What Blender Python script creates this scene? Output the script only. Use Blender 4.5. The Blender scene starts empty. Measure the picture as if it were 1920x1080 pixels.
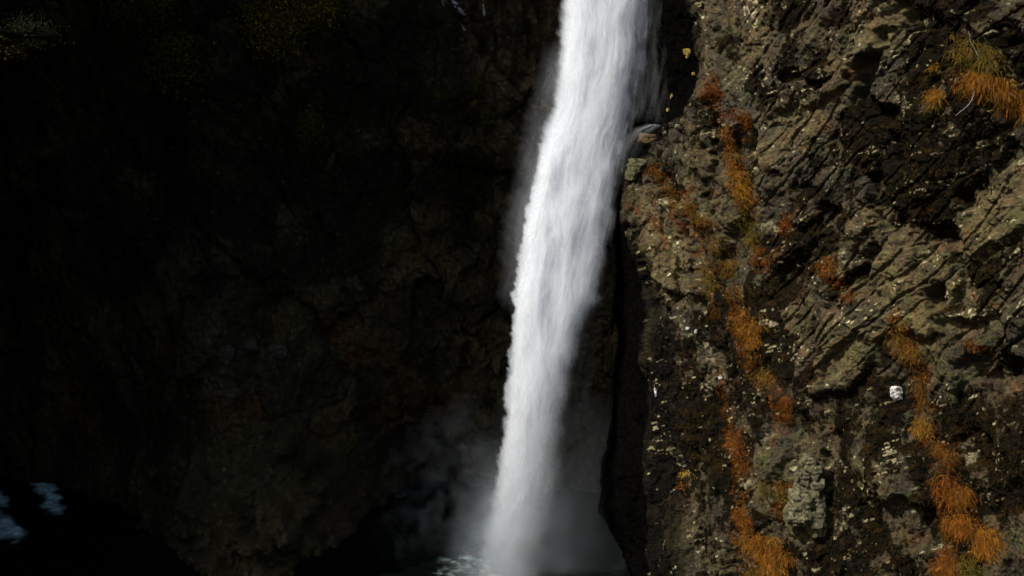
import bpy, math, random
import numpy as np
from mathutils import Vector

# ------------------------------------------------------------------ camera
sc = bpy.context.scene
cam_d = bpy.data.cameras.new('camera'); cam_d.lens = 35; cam_d.sensor_width = 36
cam_d.clip_start = 0.1; cam_d.clip_end = 2000
cam = bpy.data.objects.new('camera', cam_d); sc.collection.objects.link(cam)
cam.location = (0, 0, 0); cam.rotation_euler = (math.radians(90), 0, 0)
sc.camera = cam
K = 36.0/35.0

# ------------------------------------------------------------------ light
SUN_EL = math.radians(47)
TO_SUN = np.array([-0.85, -0.527])            # horizontal direction towards the sun
TO_SUN = TO_SUN/np.linalg.norm(TO_SUN)
world = bpy.data.worlds.new("World"); sc.world = world; world.use_nodes = True
wn = world.node_tree.nodes; wl = world.node_tree.links
bg = wn['Background']
sky = wn.new('ShaderNodeTexSky'); sky.sky_type = 'NISHITA'; sky.sun_disc = False
sky.sun_elevation = SUN_EL
sky.sun_rotation = math.atan2(TO_SUN[0], TO_SUN[1])
sky.air_density = 1.0; sky.dust_density = 2.5; sky.ozone_density = 0.6
wl.new(sky.outputs[0], bg.inputs[0]); bg.inputs[1].default_value = 0.085
sun_d = bpy.data.lights.new('sun', 'SUN'); sun_d.energy = 5.0; sun_d.angle = math.radians(0.5)
sun_d.color = (1.0, 0.945, 0.85)
sun = bpy.data.objects.new('sun', sun_d); sc.collection.objects.link(sun)
sv = Vector((TO_SUN[0]*math.cos(SUN_EL), TO_SUN[1]*math.cos(SUN_EL), math.sin(SUN_EL)))
sun.rotation_euler = sv.to_track_quat('Z', 'Y').to_euler()
sun.location = (-30, -20, 60)
sc.view_settings.view_transform = 'Standard'; sc.view_settings.look = 'None'
sc.view_settings.exposure = 0.3; sc.view_settings.gamma = 1.0
sc.view_settings.use_curve_mapping = False
sc.cycles.transparent_max_bounces = 64
sc.cycles.max_bounces = 6; sc.cycles.diffuse_bounces = 4; sc.cycles.glossy_bounces = 2
sc.cycles.use_adaptive_sampling = True; sc.cycles.adaptive_threshold = 0.03
sc.cycles.use_denoising = True
sc.cycles.caustics_reflective = False; sc.cycles.caustics_refractive = False

# ------------------------------------------------------------------ numpy noise
def _hash(ix, iy, seed):
    h = (ix.astype(np.int64)*374761393 + iy.astype(np.int64)*668265263 + seed*1442695041) & 0xffffffff
    h = ((h ^ (h >> 13))*1274126177) & 0xffffffff
    h = ((h ^ (h >> 16))*2246822519) & 0xffffffff
    return (h ^ (h >> 15)) & 0xffffffff
def rnd(ix, iy, seed):
    return _hash(ix, iy, seed)/4294967296.0
def perlin(x, y, seed=0):
    x0 = np.floor(x); y0 = np.floor(y); fx = x-x0; fy = y-y0
    ix = x0.astype(np.int64); iy = y0.astype(np.int64)
    u = fx*fx*fx*(fx*(fx*6-15)+10); v = fy*fy*fy*(fy*(fy*6-15)+10)
    def g(dx, dy):
        a = rnd(ix+dx, iy+dy, seed)*2*np.pi
        return np.cos(a)*(fx-dx)+np.sin(a)*(fy-dy)
    n0 = g(0, 0)*(1-u)+g(1, 0)*u; n1 = g(0, 1)*(1-u)+g(1, 1)*u
    return (n0*(1-v)+n1*v)*1.5
def fbm(x, y, seed=0, octv=4, gain=0.5):
    s = 0; a = 1.0; t = 0
    for o in range(octv):
        s = s+a*perlin(x*2**o+o*17.3, y*2**o-o*9.1, seed+o*13); t += a; a *= gain
    return s/t
def facets(x, y, seed=0, jit=0.95, w=0.0):
    """angular cell planes, joined by ramps of width w: returns offset, slope-term, border distance, random id"""
    ix = np.floor(x).astype(np.int64); iy = np.floor(y).astype(np.int64)
    d1 = np.full(x.shape, 9.0); d2 = np.full(x.shape, 9.0)
    A = [np.zeros(x.shape) for _ in range(4)]; B = [np.zeros(x.shape) for _ in range(4)]   # x, y, i, j of nearest / second
    for dx in (-1, 0, 1):
        for dy in (-1, 0, 1):
            cx = ix+dx; cy = iy+dy
            px_ = cx+0.5+(rnd(cx, cy, seed)-0.5)*jit; py_ = cy+0.5+(rnd(cx, cy, seed+1)-0.5)*jit
            d = np.hypot(x-px_, y-py_); new = (x-px_, y-py_, cx, cy)
            m = d < d1; m2 = (~m) & (d < d2)
            for q in range(4):
                B[q] = np.where(m, A[q], np.where(m2, new[q], B[q])); A[q] = np.where(m, new[q], A[q])
            d2 = np.where(m, d1, np.where(m2, d, d2)); d1 = np.where(m, d, d1)
    def planes(C):
        i = C[2].astype(np.int64); j = C[3].astype(np.int64)
        return rnd(i, j, seed+2)-0.5, (rnd(i, j, seed+3)-0.5)*C[0]+(rnd(i, j, seed+4)-0.5)*C[1], rnd(i, j, seed+5)
    o1, s1, r1 = planes(A)
    if w > 0:
        o2, s2, _ = planes(B); t = .5+.5*np.clip((d2-d1)/w, 0, 1)
        o1 = o1*t+o2*(1-t); s1 = s1*t+s2*(1-t)
    return o1, s1, d2-d1, r1
def sstep(a, b, x):
    t = np.clip((x-a)/(b-a), 0, 1); return t*t*(3-2*t)
def lerp(a, b, t): return a+(b-a)*t
def poly_mask(pts, px, py, soft=10.0):
    """signed-distance mask of a polygon (1 inside), soft border in px"""
    pts = np.array(pts, float); n = len(pts)
    inside = np.zeros(px.shape, bool); dist = np.full(px.shape, 1e9)
    for i in range(n):
        x1, y1 = pts[i]; x2, y2 = pts[(i+1) % n]
        c = ((y1 > py) != (y2 > py)) & (px < (x2-x1)*(py-y1)/((y2-y1) if y2 != y1 else 1e-9)+x1)
        inside ^= c
        L = (x2-x1)**2+(y2-y1)**2+1e-9
        t = np.clip(((px-x1)*(x2-x1)+(py-y1)*(y2-y1))/L, 0, 1)
        dist = np.minimum(dist, np.hypot(px-x1-t*(x2-x1), py-y1-t*(y2-y1)))
    sd = np.where(inside, dist, -dist)
    return sstep(-soft, soft, sd)
def line_mask(pts, px, py, width):
    pts = np.array(pts, float); dist = np.full(px.shape, 1e9)
    for i in range(len(pts)-1):
        x1, y1 = pts[i]; x2, y2 = pts[i+1]
        L = (x2-x1)**2+(y2-y1)**2+1e-9
        t = np.clip(((px-x1)*(x2-x1)+(py-y1)*(y2-y1))/L, 0, 1)
        dist = np.minimum(dist, np.hypot(px-x1-t*(x2-x1), py-y1-t*(y2-y1)))
    return 1-sstep(width*0.35, width, dist)

def proj(P):
    return 960+P[..., 0]/P[..., 1]/K*1920, 540-P[..., 2]/P[..., 1]/K*1920
def unproj(px, py, Y):
    px = np.asarray(px, float); py = np.asarray(py, float)
    return np.stack([(px-960)/1920*K*Y, Y+0*px, -(py-540)/1920*K*Y], -1)

# ------------------------------------------------------------------ mesh helpers
def link(o, parent=None):
    sc.collection.objects.link(o)
    if parent is not None: o.parent = parent
    return o
def tag(o, label=None, cat=None, group=None, kind=None):
    if label: o['label'] = label
    if cat: o['category'] = cat
    if group: o['group'] = group
    if kind: o['kind'] = kind
    return o
def mesh_np(name, V, F, mat, parent=None, smooth=True, attrs=None):
    """V (n,3), F (m,4) or (m,3)"""
    me = bpy.data.meshes.new(name)
    V = np.ascontiguousarray(V, np.float32); F = np.ascontiguousarray(F, np.int32)
    k = F.shape[1]
    me.vertices.add(len(V)); me.vertices.foreach_set('co', V.ravel())
    me.loops.add(F.size); me.loops.foreach_set('vertex_index', F.ravel())
    me.polygons.add(len(F))
    me.polygons.foreach_set('loop_start', np.arange(0, F.size, k, dtype=np.int32))
    me.polygons.foreach_set('loop_total', np.full(len(F), k, np.int32))
    me.update(calc_edges=True)
    me.polygons.foreach_set('use_smooth', np.full(len(F), smooth, bool))
    for an, A in (attrs or {}).items():
        A = np.asarray(A, np.float32)
        if A.ndim == 1:
            at = me.attributes.new(an, 'FLOAT', 'POINT'); at.data.foreach_set('value', A)
        else:
            at = me.attributes.new(an, 'FLOAT_COLOR', 'POINT')
            c = np.ones((len(V), 4), np.float32); c[:, :A.shape[1]] = A
            at.data.foreach_set('color', c.ravel())
    me.validate()
    me.materials.append(mat)
    return link(bpy.data.objects.new(name, me), parent)
def grid_faces(nr, nc, flip=False):
    i = np.arange(nr-1)[:, None]*nc+np.arange(nc-1)[None, :]
    i = i.ravel()
    f = np.stack([i, i+1, i+nc+1, i+nc], -1)
    return f[:, ::-1] if flip else f
def grid_normals(P):
    du = np.gradient(P, axis=1); dv = np.gradient(P, axis=0)
    n = np.cross(dv, du); n /= np.linalg.norm(n, axis=-1, keepdims=True)+1e-9
    return n
def blur(A, n):
    for _ in range(n):
        A = (np.roll(A, 1, 0)+A+np.roll(A, -1, 0))/3 if False else A
        B = A.copy()
        B[1:-1] = (A[:-2]+2*A[1:-1]+A[2:])/4
        C = B.copy()
        C[:, 1:-1] = (B[:, :-2]+2*B[:, 1:-1]+B[:, 2:])/4
        A = C
    return A
def axis(segs):
    """segments (a,b,step) -> concatenated samples"""
    out = []
    for a, b, s in segs: out.append(np.arange(a, b, s))
    out.append(np.array([segs[-1][1]])); return np.concatenate(out)

# ------------------------------------------------------------------ materials
def new_mat(name):
    m = bpy.data.materials.new(name); m.use_nodes = True
    nt = m.node_tree; nt.nodes.clear()
    out = nt.nodes.new('ShaderNodeOutputMaterial')
    return m, nt.nodes, nt.links, out
def N(nodes, kind, **kw):
    n = nodes.new(kind)
    for k, v in kw.items():
        if k.startswith('i_'):
            key = k[2:].replace('_', ' ')
            n.inputs[key].default_value = v
        else: setattr(n, k, v)
    return n
def rock_material(name, rough=0.75, bump=0.25, speck=0.0, spec=0.4, scale=1.0, wetgloss=0.35, crack=2.5):
    m, ns, ln, out = new_mat(name)
    b = N(ns, 'ShaderNodeBsdfPrincipled'); ln.new(b.outputs[0], out.inputs[0])
    col = N(ns, 'ShaderNodeAttribute', attribute_name='tint')
    geo = N(ns, 'ShaderNodeTexCoord')
    n1 = N(ns, 'ShaderNodeTexNoise', i_Scale=9.0*scale, i_Detail=8.0, i_Roughness=0.7)
    ln.new(geo.outputs['Object'], n1.inputs['Vector'])
    r1 = N(ns, 'ShaderNodeMapRange', i_From_Min=0.3, i_From_Max=0.7, i_To_Min=0.45, i_To_Max=1.6)
    ln.new(n1.outputs['Fac'], r1.inputs['Value'])
    mul = N(ns, 'ShaderNodeVectorMath', operation='SCALE')
    ln.new(col.outputs['Color'], mul.inputs[0]); ln.new(r1.outputs[0], mul.inputs['Scale'])
    cur = mul.outputs[0]
    if speck > 0:
        v = N(ns, 'ShaderNodeTexVoronoi', i_Scale=7.0*scale)
        ln.new(geo.outputs['Object'], v.inputs['Vector'])
        n2 = N(ns, 'ShaderNodeTexNoise', i_Scale=0.9*scale, i_Detail=3.0)
        ln.new(geo.outputs['Object'], n2.inputs['Vector'])
        rr = N(ns, 'ShaderNodeMapRange', i_From_Min=0.42, i_From_Max=0.72, i_To_Min=0.03, i_To_Max=0.30*speck)
        ln.new(n2.outputs['Fac'], rr.inputs['Value'])
        sep = N(ns, 'ShaderNodeSeparateColor'); ln.new(v.outputs['Color'], sep.inputs[0])
        size = N(ns, 'ShaderNodeMath', operation='MULTIPLY'); ln.new(sep.outputs[0], size.inputs[0]); ln.new(rr.outputs[0], size.inputs[1])
        lt = N(ns, 'ShaderNodeMath', operation='LESS_THAN'); ln.new(v.outputs['Distance'], lt.inputs[0]); ln.new(size.outputs[0], lt.inputs[1])
        keep = N(ns, 'ShaderNodeMath', operation='GREATER_THAN'); ln.new(sep.outputs[1], keep.inputs[0]); keep.inputs[1].default_value = 0.62
        f = N(ns, 'ShaderNodeMath', operation='MULTIPLY'); ln.new(lt.outputs[0], f.inputs[0]); ln.new(keep.outputs[0], f.inputs[1])
        mx = N(ns, 'ShaderNodeMix', data_type='RGBA')
        ln.new(f.outputs[0], mx.inputs[0]); ln.new(cur, mx.inputs[6]); mx.inputs[7].default_value = (0.42, 0.40, 0.35, 1)
        cur = mx.outputs[2]
    ln.new(cur, b.inputs['Base Color'])
    rn = N(ns, 'ShaderNodeTexNoise', i_Scale=2.2*scale, i_Detail=5.0)
    ln.new(geo.outputs['Object'], rn.inputs['Vector'])
    spn = N(ns, 'ShaderNodeAttribute', attribute_name='dull'); sp2 = N(ns, 'ShaderNodeMapRange', i_To_Min=spec, i_To_Max=.0); ln.new(spn.outputs['Fac'], sp2.inputs[0]); ln.new(sp2.outputs[0], b.inputs['Specular IOR Level'])
    r2 = N(ns, 'ShaderNodeMapRange', i_From_Min=0.4, i_From_Max=0.65, i_To_Min=rough, i_To_Max=wetgloss)
    ln.new(rn.outputs['Fac'], r2.inputs['Value']); ln.new(r2.outputs[0], b.inputs['Roughness'])
    nb = N(ns, 'ShaderNodeTexNoise', i_Scale=5.0*scale, i_Detail=10.0, i_Roughness=0.72)
    ln.new(geo.outputs['Object'], nb.inputs['Vector'])
    vb = N(ns, 'ShaderNodeTexVoronoi', feature='DISTANCE_TO_EDGE', i_Scale=3.5*scale)
    wv = N(ns, 'ShaderNodeVectorMath', operation='ADD')
    sc_ = N(ns, 'ShaderNodeVectorMath', operation='SCALE'); sc_.inputs['Scale'].default_value = 0.5
    ln.new(nb.outputs['Color'], sc_.inputs[0])
    ln.new(geo.outputs['Object'], wv.inputs[0]); ln.new(sc_.outputs[0], wv.inputs[1]); ln.new(wv.outputs[0], vb.inputs['Vector'])
    mn = N(ns, 'ShaderNodeMath', operation='MINIMUM'); ln.new(vb.outputs['Distance'], mn.inputs[0]); mn.inputs[1].default_value = 0.12
    ad = N(ns, 'ShaderNodeMath', operation='MULTIPLY_ADD'); ln.new(mn.outputs[0], ad.inputs[0]); ad.inputs[1].default_value = crack; ln.new(nb.outputs['Fac'], ad.inputs[2])
    bp = N(ns, 'ShaderNodeBump', i_Strength=1.0, i_Distance=bump)
    ln.new(ad.outputs[0], bp.inputs['Height']); ln.new(bp.outputs[0], b.inputs['Normal'])
    return m
M = {}
M['cliff'] = rock_material('lichened rock', rough=0.8, bump=0.11, speck=0.0, spec=0.35, crack=.8)
M['wet_cliff'] = rock_material('wet dark rock', rough=0.6, bump=0.2, speck=0.0, spec=0.25, scale=0.7)
M['stone'] = rock_material('pale stone', rough=0.85, bump=0.06, speck=0.35, spec=0.3, scale=1.5)
def attr_mat(name, rough=0.6, spec=0.2, trans=0.0):
    m, ns, ln, out = new_mat(name)
    b = N(ns, 'ShaderNodeBsdfPrincipled'); col = N(ns, 'ShaderNodeAttribute', attribute_name='tint')
    b.inputs['Roughness'].default_value = rough; b.inputs['Specular IOR Level'].default_value = spec
    ln.new(col.outputs['Color'], b.inputs['Base Color'])
    if trans > 0:
        t = N(ns, 'ShaderNodeBsdfTranslucent'); ln.new(col.outputs['Color'], t.inputs[0])
        mx = N(ns, 'ShaderNodeMixShader'); mx.inputs[0].default_value = trans
        ln.new(b.outputs[0], mx.inputs[1]); ln.new(t.outputs[0], mx.inputs[2]); ln.new(mx.outputs[0], out.inputs[0])
    else: ln.new(b.outputs[0], out.inputs[0])
    return m
M['grass'] = attr_mat('dry grass blades', 0.55, 0.25, 0.35)
M['leaf'] = attr_mat('moss leaves', 0.8, 0.1, 0.15)
M['twig'] = attr_mat('bare twig', 0.7, 0.2)

# ------------------------------------------------------------------ RIGHT CLIFF
def interp(tab, y):
    t = np.array(tab, float); return np.interp(y, t[:, 0], t[:, 1])
SIL = [(-900, 1185), (0, 1190), (150, 1190), (215, 1196), (240, 1208), (262, 1190), (300, 1176), (330, 1160), (360, 1152), (450, 1146),
       (560, 1142), (700, 1134), (840, 1134), (880, 1130), (905, 1128), (945, 1132), (975, 1142), (1000, 1152), (1010, 1160),
       (1030, 1168), (1060, 1176), (1080, 1178), (1500, 1215)]
RIM = [(-900, 1300), (0, 1298), (100, 1303), (190, 1300), (225, 1262), (245, 1236), (300, 1204), (345, 1178), (400, 1176), (450, 1188), (500, 1206),
       (560, 1218), (620, 1222), (700, 1212), (800, 1212), (900, 1214), (960, 1226), (1080, 1233), (1500, 1260)]
vy = axis([(-900, -60, 9), (-60, 1140, 1.3), (1140, 1500, 8)])
NF, NS = 24, 110                                   # fold-behind, side-face columns
ux = axis([(0, 730, 1.25), (730, 1500, 7)])        # px right of the rim
nr = len(vy)
sil = interp(SIL, vy)[:, None]+15*fbm(vy/95.0, vy*0+3, 3, 4, .42)[:, None]; rim = interp(RIM, vy)[:, None]
cc = -(vy[:, None]-540)/1920*K
def faceY(px, c):
    a = (px-960)/1920*K
    return 45.4/(1+a-0.10*c)
PX_front = rim+ux[None, :]*(1+0*vy[:, None]); Yf = faceY(PX_front, cc)
Yrim = faceY(rim, cc)
s = np.linspace(0, 1, NS, endpoint=False)[None, :]
Yside = lerp(Yrim+6.0, Yrim, s**1.0)
# px along side: fast away from the silhouette, then straight to the rim
PXside = sil+(rim-sil)*(s**1.15)
f = np.linspace(0, 1, NF, endpoint=False)[None, :]
Yfold = lerp(Yrim+20, Yrim+6.0, f)
PXfold = sil+(1-f)**1.5*160
PXr = np.concatenate([PXfold, PXside, PX_front], 1); Yr = np.concatenate([Yfold, Yside, Yf], 1)
PYr = vy[:, None]+0*PXr
base = unproj(PXr, PYr, Yr)
# arc-length coordinates in metres on the base surface
seg = np.linalg.norm(np.diff(base, axis=1)[..., :2], axis=-1)
S = np.concatenate([np.zeros((nr, 1)), np.cumsum(seg, 1)], 1); S -= S[:, NF+NS:NF+NS+1]
Z = base[..., 2]; Sm = (base[..., 0]-base[..., 1])*0.7071+24.5
side = sstep(0.3, -0.5, S)                         # 1 on the side face
nrm = blur(grid_normals(base), 12); nrm /= np.linalg.norm(nrm, axis=-1, keepdims=True)
if nrm[nr//2, -50, 1] > 0: nrm = -nrm
# --- relief in metres
wx = Sm+0.08*fbm(Sm*1.1, Z*1.1, 5, 6, .68); wz = Z+0.08*fbm(Sm*1.1, Z*1.1, 55, 6, .68)
def rot(x, y, deg): a = math.radians(deg); return x*math.cos(a)+y*math.sin(a), -x*math.sin(a)+y*math.cos(a)
H = np.zeros_like(S)
crack = np.zeros_like(S)
H += 0.9*fbm(Sm*0.22, Z*0.16, 9, 3)
H -= 0.5*fbm(Sm*0.22, Z*0.16, 9, 3)
fieldA = poly_mask([(1390, 120), (1500, -900), (2700, -900), (2700, 760), (1700, 700), (1500, 720), (1420, 480)], PXr+40*fbm(Sm*.4, Z*.4, 95, 3), PYr, 45)
def fracture(set_, seed0):
    Hs = np.zeros_like(S); ck = np.zeros_like(S); ids = {}
    for size, asp, ang, amp, slope, sd in set_:
        a, b_ = rot(wx, wz, ang)
        off, sl, bd, idr = facets(a/size, b_/(size*asp), sd+seed0, w=.2 if size > 1 else .16)
        Hs += amp*off+slope*size*sl
        g = 1-sstep(0.0, 0.06, bd)
        Hs -= g*min(amp, .2)*0.3
        if size > .9: ck = np.maximum(ck, g*(0.5 if size < 2 else 0.8))
        ids[size] = idr
    return Hs, ck, ids
HA, cA, iA = fracture(((4.0, 1.8, -40, .28, .30, 11), (2.1, 1.9, -44, .18, .34, 17), (1.1, 1.7, -34, .15, .36, 23), (.58, 1.5, 30, .10, .40, 37), (.30, 1.4, -58, .07, .48, 51), (.15, 1.3, 20, .04, .46, 67)), 0)
HB, cB, iB = fracture(((4.0, 2.0, 16, .28, .30, 11), (2.1, 2.6, 22, .18, .34, 17), (1.1, 3.2, 14, .17, .46, 23), (.58, 2.2, -30, .10, .38, 37), (.30, 2.2, 22, .07, .50, 51), (.15, 1.7, -8, .04, .46, 67)), 400)
H += lerp(HB, HA, fieldA); crack = np.where(fieldA > .5, cA, cB)
id15 = np.where(fieldA > .5, iA[1.1], iB[1.1]); id07 = np.where(fieldA > .5, iA[.58], iB[.58]); id03 = np.where(fieldA > .5, iA[.30], iB[.30])
# joints: long straight cuts running with the strata
a, b_ = rot(wx, wz, -40)
H -= 0.12*fieldA*sstep(.82, .97, 1-np.abs(perlin(a*1.5, b_*.22, 78))*1.6)
a, b_ = rot(wx, wz, 16)
H -= 0.12*(1-fieldA)*sstep(.85, .97, 1-np.abs(perlin(a*1.1, b_*.2, 79))*1.6)
H += (0.085+.04*(1-fieldA))*fbm(Sm*6.5, Z*4.0, 88, 6, .78)
# --- hand placed landforms, by where they show (px, py of the photo)
qx = PXr+14*fbm(Sm*0.9, Z*0.9, 91, 4)*2; qy = PYr+14*fbm(Sm*0.9, Z*0.9, 92, 4)*2
infr = (1-side)
def bump_poly(pts, h, soft=7): 
    global H
    H = H+.52*h*poly_mask(pts, qx, qy, soft*1.3)*infr
def groove(pts, w, d):
    global H
    H = H-.62*d*line_mask(pts, qx, qy, w*1.2)
bump_poly([(1600, 60), (1625, -20), (1700, -20), (1690, 40), (1650, 62), (1655, 70), (1630, 110), (1600, 140), (1570, 150)], 0.9)
bump_poly([(1570, 150), (1600, 90), (1650, 80), (1660, 110), (1610, 140), (1590, 230), (1575, 235)], 0.5)
bump_poly([(1540, 620), (1560, 560), (1630, 490), (1700, 420), (1725, 425), (1760, 460), (1800, 500), (1790, 640), (1700, 620), (1640, 640), (1600, 740), (1530, 730)], 0.8)
bump_poly([(1780, 440), (1830, 350), (1900, 290), (1960, 290), (1960, 400), (1880, 460), (1830, 470)], 0.8)
bump_poly([(1560, 470), (1625, 400), (1632, 420), (1600, 470), (1575, 480)], 0.5)
bump_poly([(1600, 380), (1625, 330), (1632, 370), (1622, 395)], 0.4)
bump_poly([(1440, 180), (1480, 160), (1560, 140), (1580, 160), (1530, 200), (1440, 230)], 0.6)
bump_poly([(1380, 400), (1400, 320), (1440, 230), (1500, 230), (1460, 330), (1420, 440)], 0.35)
bump_poly([(1180, 420), (1190, 350), (1240, 340), (1280, 390), (1300, 470), (1330, 560), (1280, 560), (1220, 520)], 0.75)
bump_poly([(1280, 240), (1290, 195), (1310, 200), (1330, 260), (1340, 360), (1340, 440), (1300, 400), (1280, 320)], 0.55)
bump_poly([(1740, 640), (1800, 640), (1820, 700), (1790, 740), (1745, 700)], 0.5)
bump_poly([(1590, 860), (1620, 780), (1650, 800), (1700, 930), (1690, 960), (1640, 920)], 0.45)
bump_poly([(1430, 860), (1460, 810), (1500, 800), (1500, 860), (1440, 900)], 0.4)
bump_poly([(1180, 330), (1190, 300), (1222, 300), (1215, 345)], 0.3)
groove([(1395, 240), (1400, 300), (1410, 360), (1405, 400), (1380, 440), (1370, 480)], 22, 0.9)
groove([(1630, 130), (1620, 170), (1650, 200), (1690, 240), (1700, 280)], 20, 0.8)
groove([(1690, 20), (1740, 40), (1780, 80), (1800, 60)], 26, 0.8)
groove([(1900, 80), (1925, 150)], 36, 1.0)
groove([(1640, 330), (1650, 390), (1700, 440), (1790, 440)], 20, 0.8)
groove([(1900, 280), (1850, 330), (1810, 370)], 28, 0.9)
groove([(1520, 420), (1500, 440), (1560, 390)], 18, 0.6)
groove([(1640, 470), (1600, 520), (1560, 560)], 20, 0.8)
groove([(1750, 550), (1760, 570), (1765, 540)], 16, 0.9)
groove([(1780, 620), (1860, 610), (1860, 650)], 24, 0.8)
groove([(1547, 860), (1552, 960), (1545, 1010)], 14, 0.7)
groove([(1820, 690), (1900, 700), (1910, 760)], 34, 0.8)
groove([(1460, 150), (1540, 150)], 12, 0.6)
groove([(1820, 830), (1860, 850), (1870, 880)], 28, 0.7)
groove([(1240, 340), (1280, 400), (1300, 460), (1340, 560)], 12, 0.35)
groove([(1340, 170), (1345, 260), (1350, 330)], 9, 0.4)
groove([(1300, 130), (1262, 200), (1250, 230)], 30, 0.5)
groove([(1700, 960), (1730, 980), (1740, 1010)], 30, 0.6)
# the side face stays closer to its base so the silhouette keeps its line
H = H*lerp(1, 0.75, side)
dispR = base+nrm*H[..., None]
PR = dispR
# --- colours (surface colours, with some shade and glints painted in)
Sm0, Z0 = Sm, Z; Sm = Sm+.75*H; Z = Z+.35*H          # patterns run round the relief
col = np.zeros(PR.shape)
bare = np.array([0.078, 0.061, 0.029]); bare2 = np.array([0.052, 0.046, 0.024]); heath_shade = np.array([0.0075, 0.0058, 0.0018])
lich = np.array([0.115, 0.112, 0.052]); green = np.array([0.055, 0.068, 0.018]); rust = np.array([0.13, 0.055, 0.018]); wet_shade_c = np.array([0.0032, 0.0032, 0.0020])
def mixc(c, k, m): return c*(1-m[..., None])+k*m[..., None]
col[:] = bare
col = mixc(col, bare2, sstep(-.15, .25, fbm(Sm*.5, Z*.5, 101, 4)))
col = mixc(col, np.array([0.088, 0.057, 0.034]), sstep(.05, .4, fbm(Sm*.7, Z*.6, 102, 4))*.7)
col *= (0.65+0.7*id07)[..., None]
hm = fbm(Sm*0.6, Z*0.5, 111, 8, 0.74)*1.15+0.30*(id15-0.5)+.22*(id03-.5)+.02+.30*fbm(Sm*4.2+.6*Z*(1-2*fieldA), Z*2.2, 113, 5, .72)
# bright/bare places and dark mossy places with crevice shade painted in
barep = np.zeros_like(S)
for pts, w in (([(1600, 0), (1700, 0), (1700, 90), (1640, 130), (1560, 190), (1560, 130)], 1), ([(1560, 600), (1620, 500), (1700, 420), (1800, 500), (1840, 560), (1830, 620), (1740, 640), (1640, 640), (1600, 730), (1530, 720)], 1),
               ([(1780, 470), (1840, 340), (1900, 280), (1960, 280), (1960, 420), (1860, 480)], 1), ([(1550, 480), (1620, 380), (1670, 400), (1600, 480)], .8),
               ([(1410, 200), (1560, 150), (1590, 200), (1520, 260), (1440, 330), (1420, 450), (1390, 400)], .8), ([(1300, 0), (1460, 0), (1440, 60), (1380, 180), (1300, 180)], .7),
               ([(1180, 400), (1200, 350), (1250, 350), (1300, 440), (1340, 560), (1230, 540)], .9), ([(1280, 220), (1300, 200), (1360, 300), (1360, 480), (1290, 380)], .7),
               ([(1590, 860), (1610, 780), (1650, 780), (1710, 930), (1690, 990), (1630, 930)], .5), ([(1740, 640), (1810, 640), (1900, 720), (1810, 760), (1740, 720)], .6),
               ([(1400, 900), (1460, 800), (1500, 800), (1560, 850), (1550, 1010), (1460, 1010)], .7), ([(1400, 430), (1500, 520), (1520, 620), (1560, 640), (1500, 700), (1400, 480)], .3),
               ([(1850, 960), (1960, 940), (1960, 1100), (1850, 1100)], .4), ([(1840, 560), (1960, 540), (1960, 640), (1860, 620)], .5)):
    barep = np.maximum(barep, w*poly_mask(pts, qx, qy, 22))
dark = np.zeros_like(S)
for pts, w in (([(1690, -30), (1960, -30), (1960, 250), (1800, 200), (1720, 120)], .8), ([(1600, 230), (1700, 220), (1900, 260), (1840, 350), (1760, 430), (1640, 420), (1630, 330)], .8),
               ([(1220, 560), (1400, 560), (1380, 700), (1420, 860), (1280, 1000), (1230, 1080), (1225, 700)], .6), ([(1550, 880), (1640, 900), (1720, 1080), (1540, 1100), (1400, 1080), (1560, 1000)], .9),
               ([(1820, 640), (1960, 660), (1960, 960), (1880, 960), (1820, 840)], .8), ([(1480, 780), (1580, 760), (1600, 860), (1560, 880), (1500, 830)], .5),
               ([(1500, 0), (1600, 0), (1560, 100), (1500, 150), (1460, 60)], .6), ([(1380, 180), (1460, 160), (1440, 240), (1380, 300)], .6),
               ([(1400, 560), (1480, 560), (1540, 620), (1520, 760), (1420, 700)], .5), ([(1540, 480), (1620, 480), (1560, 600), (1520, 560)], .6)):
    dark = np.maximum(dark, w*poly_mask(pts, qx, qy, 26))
rib = np.abs(fbm(Sm*3.2+.9*Z*(2*fieldA-1)*-1*.35, Z*.55, 117, 4, .6)); moss_shade = sstep(-0.04, 0.07, hm+0.045-0.40*barep+0.19*dark+.35*(.16-rib)*(1-fieldA))
lm = sstep(0.12, 0.42, fbm(Sm*2.6, Z*2.6, 121, 5, .65)+.12*barep)
col = mixc(col, lich, lm*(.4+.4*barep)*infr)
col = mixc(col, green, sstep(.12, .4, fbm(Sm*1.1, Z*1.1, 131, 5))*.6)
col = mixc(col, rust, sstep(.22, .45, fbm(Sm*1.3, Z*1.0, 141, 5))*.6*infr)
col = mixc(col, heath_shade, moss_shade*.93)
col = mixc(col, heath_shade*.8, np.clip(crack, 0, 1)*.5)
col = mixc(col, np.array([0.05, 0.03, 0.010]), sstep(.05, .3, fbm(Sm*3, Z*3, 151, 4))*moss_shade*.5)
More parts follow.
